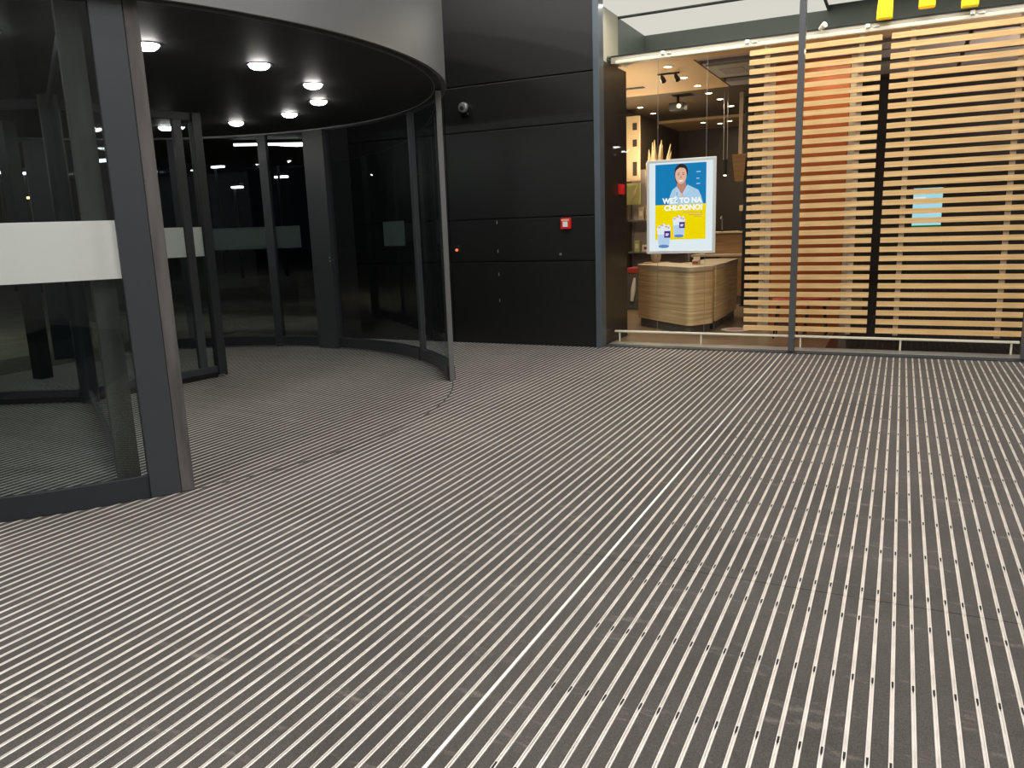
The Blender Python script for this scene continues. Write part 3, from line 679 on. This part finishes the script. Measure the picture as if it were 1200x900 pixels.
for x, z, wd, h, m, lab in ((-4.25, 1.53, .10, .22, 'pale', 'pale carton at the left end of the upper goods shelf'), (-4.12, 1.53, .11, .26, 'art', 'tall cream carton on the upper goods shelf'),
                            (-3.98, 1.53, .12, .18, 'pale', 'low pale carton on the upper goods shelf, beside the poster'), (-4.33, .96, .10, .20, 'green', 'green pack on the lower goods shelf'),
                            (-4.15, .96, .16, .12, 'white', 'white bundle on the lower goods shelf'), (-3.92, .96, .12, .22, 'card_red', 'red carton on the lower goods shelf')):
    tt = thing('carton', (x, 14.12, z), lab, 'carton', 'goods on the kitchen shelf')
    MB().box(x - wd / 2, x + wd / 2, 14.06, 14.18, z, z + h).build('box', M[m], tt, .004)
    MB().box(x - wd * .3, x + wd * .3, 14.057, 14.06, z + h * .3, z + h * .7).build('sticker', M['white' if m != 'white' else 'card_red'], tt)
t = thing('waste_bin', (-4.05, 13.4, 0), 'dark bin with pale bag showing past the bronze wall', 'bin')
MB().box(-4.25, -3.9, 13.2, 13.6, 0, .62).build('body', M['plinth'], t, .01)
MB().box(-4.24, -3.91, 13.19, 13.59, .62, .72).build('lid', M['card_red'], t, .015)
MB().tube([(-4.15, 13.18, .15), (-4.12, 13.16, .35), (-4.10, 13.18, .55)], [.03, .045, .02], 8).build('bag', M['white'], t, 0, True)
# dried grass in a vase, behind the poster
t = thing('plant_vase', (-3.32, 11.75, .89), 'pale dried pampas grass in a vase above the poster corner', 'plant')
struct('trim_3', MB().box(-3.50, -3.14, 11.66, 11.9, 0, .885), M['oak_dark'], 'brown pillar that carries the vase', .004)
MB().lathe((-3.32, 11.75, .89), [(.05, 0), (.075, .05), (.08, .25), (.05, .45), (.04, .55)], 'z', 18).build('vase', M['pale'], t, 0, True)
for i in range(26):
    a = random.uniform(-1, 1); b = random.uniform(-.5, .5); h = random.uniform(1.42, 1.86) - .12 * abs(a)
    base = Vector((-3.32, 11.75, 1.40)); top = Vector((-3.32 + .20 * a + .05, 11.75 + .15 * b, .89 + h))
    mid = base.lerp(top, .40) + Vector((.03 * a, 0, 0)); q = base.lerp(top, .62) + Vector((.02 * a, 0, 0))
    MB().tube([base, mid, q, base.lerp(top, .82), top], [.003, .006, .026, .032, .004], 6).build('stalk', M['straw'], t, 0, True)
# orange wall and its pale uprights
t = struct('wall_orange', MB().box(-1.545, -.672, 11.0, 11.12, 0, 3.40), M['orange'], 'orange wall behind the left slatted screen')
for xa, xb in ((-1.67, -1.552), (-.665, -.575)): MB().box(xa, xb, 10.97, 11.12, 0, 3.40).build('upright', M['batten'], t, .003)
tt = thing('black_post', (-2.38, 14.0, 0), 'slim black post just left of the slats', 'post')
MB().box(-2.44, -2.31, 13.95, 14.05, 0, 3.45).build('shaft', M['black'], tt, .004)
MB().box(-2.46, -2.29, 13.93, 14.07, 0, .02).build('foot', M['black'], tt)
# order terminal
t = thing('order_terminal', (.285, 12.0, 0), 'standing order terminal with lit pale blue screen behind slats', 'terminal')
MB().box(.085, .485, 12.0, 12.10, .55, 1.86).build('body', M['black'], t, .01)
MB().box(.20, .37, 12.02, 12.10, .02, .55).build('stem', M['black'], t)
MB().box(.05, .52, 11.9, 12.2, 0, .02).build('foot', M['black'], t)
sc = MB().box(.113, .458, 11.994, 12.0, 1.32, 1.803, 0)
sc.box(.27, .45, 11.990, 11.9942, 1.75, 1.79, 1).box(.12, .26, 11.990, 11.9942, 1.62, 1.69, 1).box(.28, .45, 11.990, 11.9942, 1.47, 1.51, 1).box(.12, .36, 11.990, 11.9942, 1.36, 1.40, 1)
sc.build('screen', [M['screen'], M['screen_white']], t)
MB().box(.113, .458, 11.994, 12.0, 1.245, 1.318).build('screen_foot', M['screen_green'], t)
# stools behind the screens and a flat pale disc with pink centre on the floor
def stool(x, y, label):
    t = thing('stool', (x, y, 0), label, 'stool', 'stools behind the slats')
    MB().cyl((x, y, .44), .17, .05, 'z', 20).build('seat', M['card_red'], t, .01, True)
    for dx, dy in ((-.13, -.13), (.13, -.13), (.13, .13), (-.13, .13)): MB().tube([(x + dx * .7, y + dy * .7, .44), (x + dx, y + dy, 0)], .012, 8).build('leg', M['black'], t)
    MB().box(x - .12, x + .12, y - .125, y - .105, .16, .18).build('footrest', M['black'], t)
    MB().box(x - .12, x + .12, y + .105, y + .125, .16, .18).build('footrest', M['black'], t)
stool(-1.25, 10.35, 'red topped stool in the middle before the orange wall, nearer the glass')
stool(-.92, 10.62, 'red topped stool farther from the glass, before the orange wall')
t = thing('floor_disc', (-2.15, 10.9, 0), 'pale round disc on the floor beside the oak counters', 'sticker')
MB().cyl((-1.98, 10.95, .0005), .19, .003, 'z', 32).build('disc', M['white'], t)
MB().cyl((-1.98, 10.95, .003), .12, .0015, 'z', 32).build('centre_disc', P('pink_centre', (.72, .36, .30), .5), t)
# ceiling fittings inside
rg = MB().lathe((0, 0, 0), [(.040, 0), (.062, -.008), (.062, 0), (.040, .004)], 'z', 18).mesh('ring', M['white'], True)
bl = MB().cyl((0, 0, -.007), .042, .006, 'z', 18).mesh('bulb', M['lamp_warm'])
row = ((-2.84, 10.59), (-2.86, 11.51), (-2.85, 12.31), (-2.86, 13.13), (-2.84, 13.89), (-2.84, 14.85), (-4.22, 13.93), (-4.25, 14.84))
for i, (x, y) in enumerate(row):
    ordn = ['nearest the window', 'second', 'third', 'fourth', 'fifth', 'sixth'][i] if i < 6 else ''
    lab = ('round warm downlight nearest the window in the restaurant ceiling' if i == 0 else 'round warm downlight, %s back from the window in the long row' % ordn if i < 6 else
           'round warm downlight by the left wall, %s of two' % ('nearer' if i == 6 else 'farther'))
    t = thing('ceiling_downlight', (x, y, 3.45), lab, 'downlight', 'restaurant ceiling downlights')
    for nm, me in (('ring', rg), ('bulb', bl)):
        o = bpy.data.objects.new(nm, me); link(o); o.parent = t
for i, (x, y) in enumerate(((-3.2, 16.6), (-3.7, 16.5), (-3.45, 16.9))):
    t = thing('ceiling_downlight', (x, y, 3.40), ['small warm downlight in the rear tan beam, nearest the slats', 'small warm downlight in the rear tan beam, nearest the left wall', 'small warm downlight in the rear tan beam, middle of three'][i], 'downlight', 'restaurant ceiling downlights')
    for nm, me in (('ring', rg), ('bulb', bl)):
        o = bpy.data.objects.new(nm, me); link(o); o.parent = t
t = thing('track_spot', (-2.95, 11.05, 3.45), 'pair of small black track spots on the tan ceiling', 'lamp')
MB().box(-3.10, -2.80, 11.02, 11.06, 3.43, 3.45).build('track', M['black'], t)
for x in (-3.05, -2.86): MB().tube([(x, 11.04, 3.43), (x + .02, 11.02, 3.39), (x + .05, 10.99, 3.34)], [.012, .03, .034], 12).build('head', M['black'], t, 0, True)
t = thing('projector', (-3.35, 13.1, 3.25), 'small dark box projector under the brown ceiling', 'projector')
MB().box(-3.47, -3.23, 13.0, 13.25, 3.22, 3.34).build('body', M['black'], t, .01)
MB().cyl((-3.30, 12.97, 3.28), .035, .04, 'y', 14).build('lens', M['metal'], t)
MB().cyl((-3.35, 13.12, 3.34), .02, .11, 'z', 10).build('mount', M['black'], t)
t = thing('air_vent', (-3.9, 11.9, 3.45), 'dark wavy slot vent in the tan ceiling', 'vent')
MB().box(-4.25, -3.55, 11.86, 11.93, 3.442, 3.45).build('slot', M['dark_ceiling'], t)
MB().box(-4.25, -3.55, 11.94, 11.96, 3.440, 3.45).build('lip', M['dark_ceiling'], t)
t = thing('ceiling_cassette', (-2.1, 11.2, 3.44), 'square grey air unit in the ceiling beside the slats', 'air conditioner')
MB().box(-2.40, -1.85, 10.78, 11.70, 3.42, 3.456).build('panel', M['cream_plate'], t, .008)
MB().box(-2.28, -1.97, 11.02, 11.46, 3.414, 3.4205).build('grille', M['grey_ceiling'], t, .004)
# fire alarm and white speck on the bronze return wall
t = thing('fire_alarm', (-3.25, 9.82, 1.907), 'red fire alarm box on the bronze return wall behind glass', 'fire alarm')
MB().box(-3.25, -3.195, 9.76, 9.88, 1.84, 1.97).build('housing', M['red_lit'], t, .008)
MB().box(-3.1955, -3.190, 9.79, 9.85, 1.87, 1.93).build('glass_plate', M['red'], t, .002)
t = thing('wall_socket', (-3.25, 9.72, 2.45), 'small pale grey sensor high on the bronze return wall', 'sensor')
MB().box(-3.25, -3.235, 9.70, 9.74, 2.43, 2.47).build('plate', M['black'], t, .003)
MB().cyl((-3.236, 9.72, 2.45), .012, .006, 'x', 10).build('eye', M['black'], t)

# ------------------------------------------------------------------ outside, beyond the drum
struct('ground', MB().box(-60, -10.6, -40, 60, -.08, -.02), M['asphalt'], 'grey paving outside')
struct('ground', MB().box(-10.6, -7.0, 9.2, 40, -.08, -.02), M['asphalt'], 'grey paving outside the drum glass')
lamp_bar = E('outdoor_tube', (.95, .97, 1.0), 7)
def street_lamp(x, y, z, label, warm=False, wide=.32):
    t = thing('street_lamp', (x, y, 0), label, 'street lamp', 'street lamps outside in the dark')
    MB().tube([(x, y, -.02), (x, y, z + .1), (x + .25, y - .1, z + .22)], [.06, .045, .03], 8).build('pole', M['black'], t, 0, True)
    MB().box(x + .25 - wide, x + .25 + wide, y - .22, y + .02, z + .04, z + .14).build('head', M['black'], t, .02)
    MB().box(x + .25 - wide * .85, x + .25 + wide * .85, y - .2, y, z - .02, z + .04).build('lens', WARM if warm else lamp_bar, t)
WARM = E('outdoor_warm_lamp', (1.0, .62, .25), 6)
street_lamp(-25.3, 24.5, 4.24, 'white street lamp seen through the far drum glass, upper one')
street_lamp(-21.3, 21.4, 3.15, 'faint low street lamp seen through the far drum glass', wide=.22)
street_lamp(-20.2, 22.5, 4.06, 'white street lamp seen just beside the wide drum post')
street_lamp(-20.6, 22.9, 3.52, 'lower white street lamp left of the wide drum post', wide=.28)
street_lamp(-26.1, 17.0, 3.72, 'wide white street lamp seen through the near curved leaf', wide=.5)
street_lamp(-25.7, 15.9, 3.67, 'white street lamp at the far left edge, through the near curved leaf', wide=.34)
street_lamp(-20.1, 15.2, 3.62, 'broad white lamp just left of the near leaf post', wide=.42)
street_lamp(-20.3, 15.0, 3.10, 'lower white lamp just left of the near leaf post', wide=.36)
street_lamp(-23.6, 15.4, 2.80, 'small warm lamp above the white band of the near leaf', True, .14)
t = thing('linear_lamp', (-10.9, 12.46, 3.2), 'long white linear lamp under the canopy outside', 'lamp')
d = (Vector((-10.09, 13.053, 0)) - Vector((-11.703, 11.861, 0))).normalized(); nn = Vector((-d.y, d.x, 0)) * .03
a, b = Vector((-11.703, 11.861, 0)), Vector((-10.09, 13.053, 0))
MB().prism([tuple((p + s * nn)[:2]) for p, s in ((a, 1), (a, -1), (b, -1), (b, 1))], 3.20, 3.24).build('tube', E('linear_led', (1, .97, .95), 5), t)
MB().prism([tuple((p + 1.3 * s * nn)[:2]) for p, s in ((a, 1), (a, -1), (b, -1), (b, 1))], 3.24, 3.30).build('housing', M['black'], t)
struct('ceiling', MB().box(-16, -7.0, 9.4, 17, 3.305, 3.4), M['dark_ceiling'], 'dark canopy outside the drum')
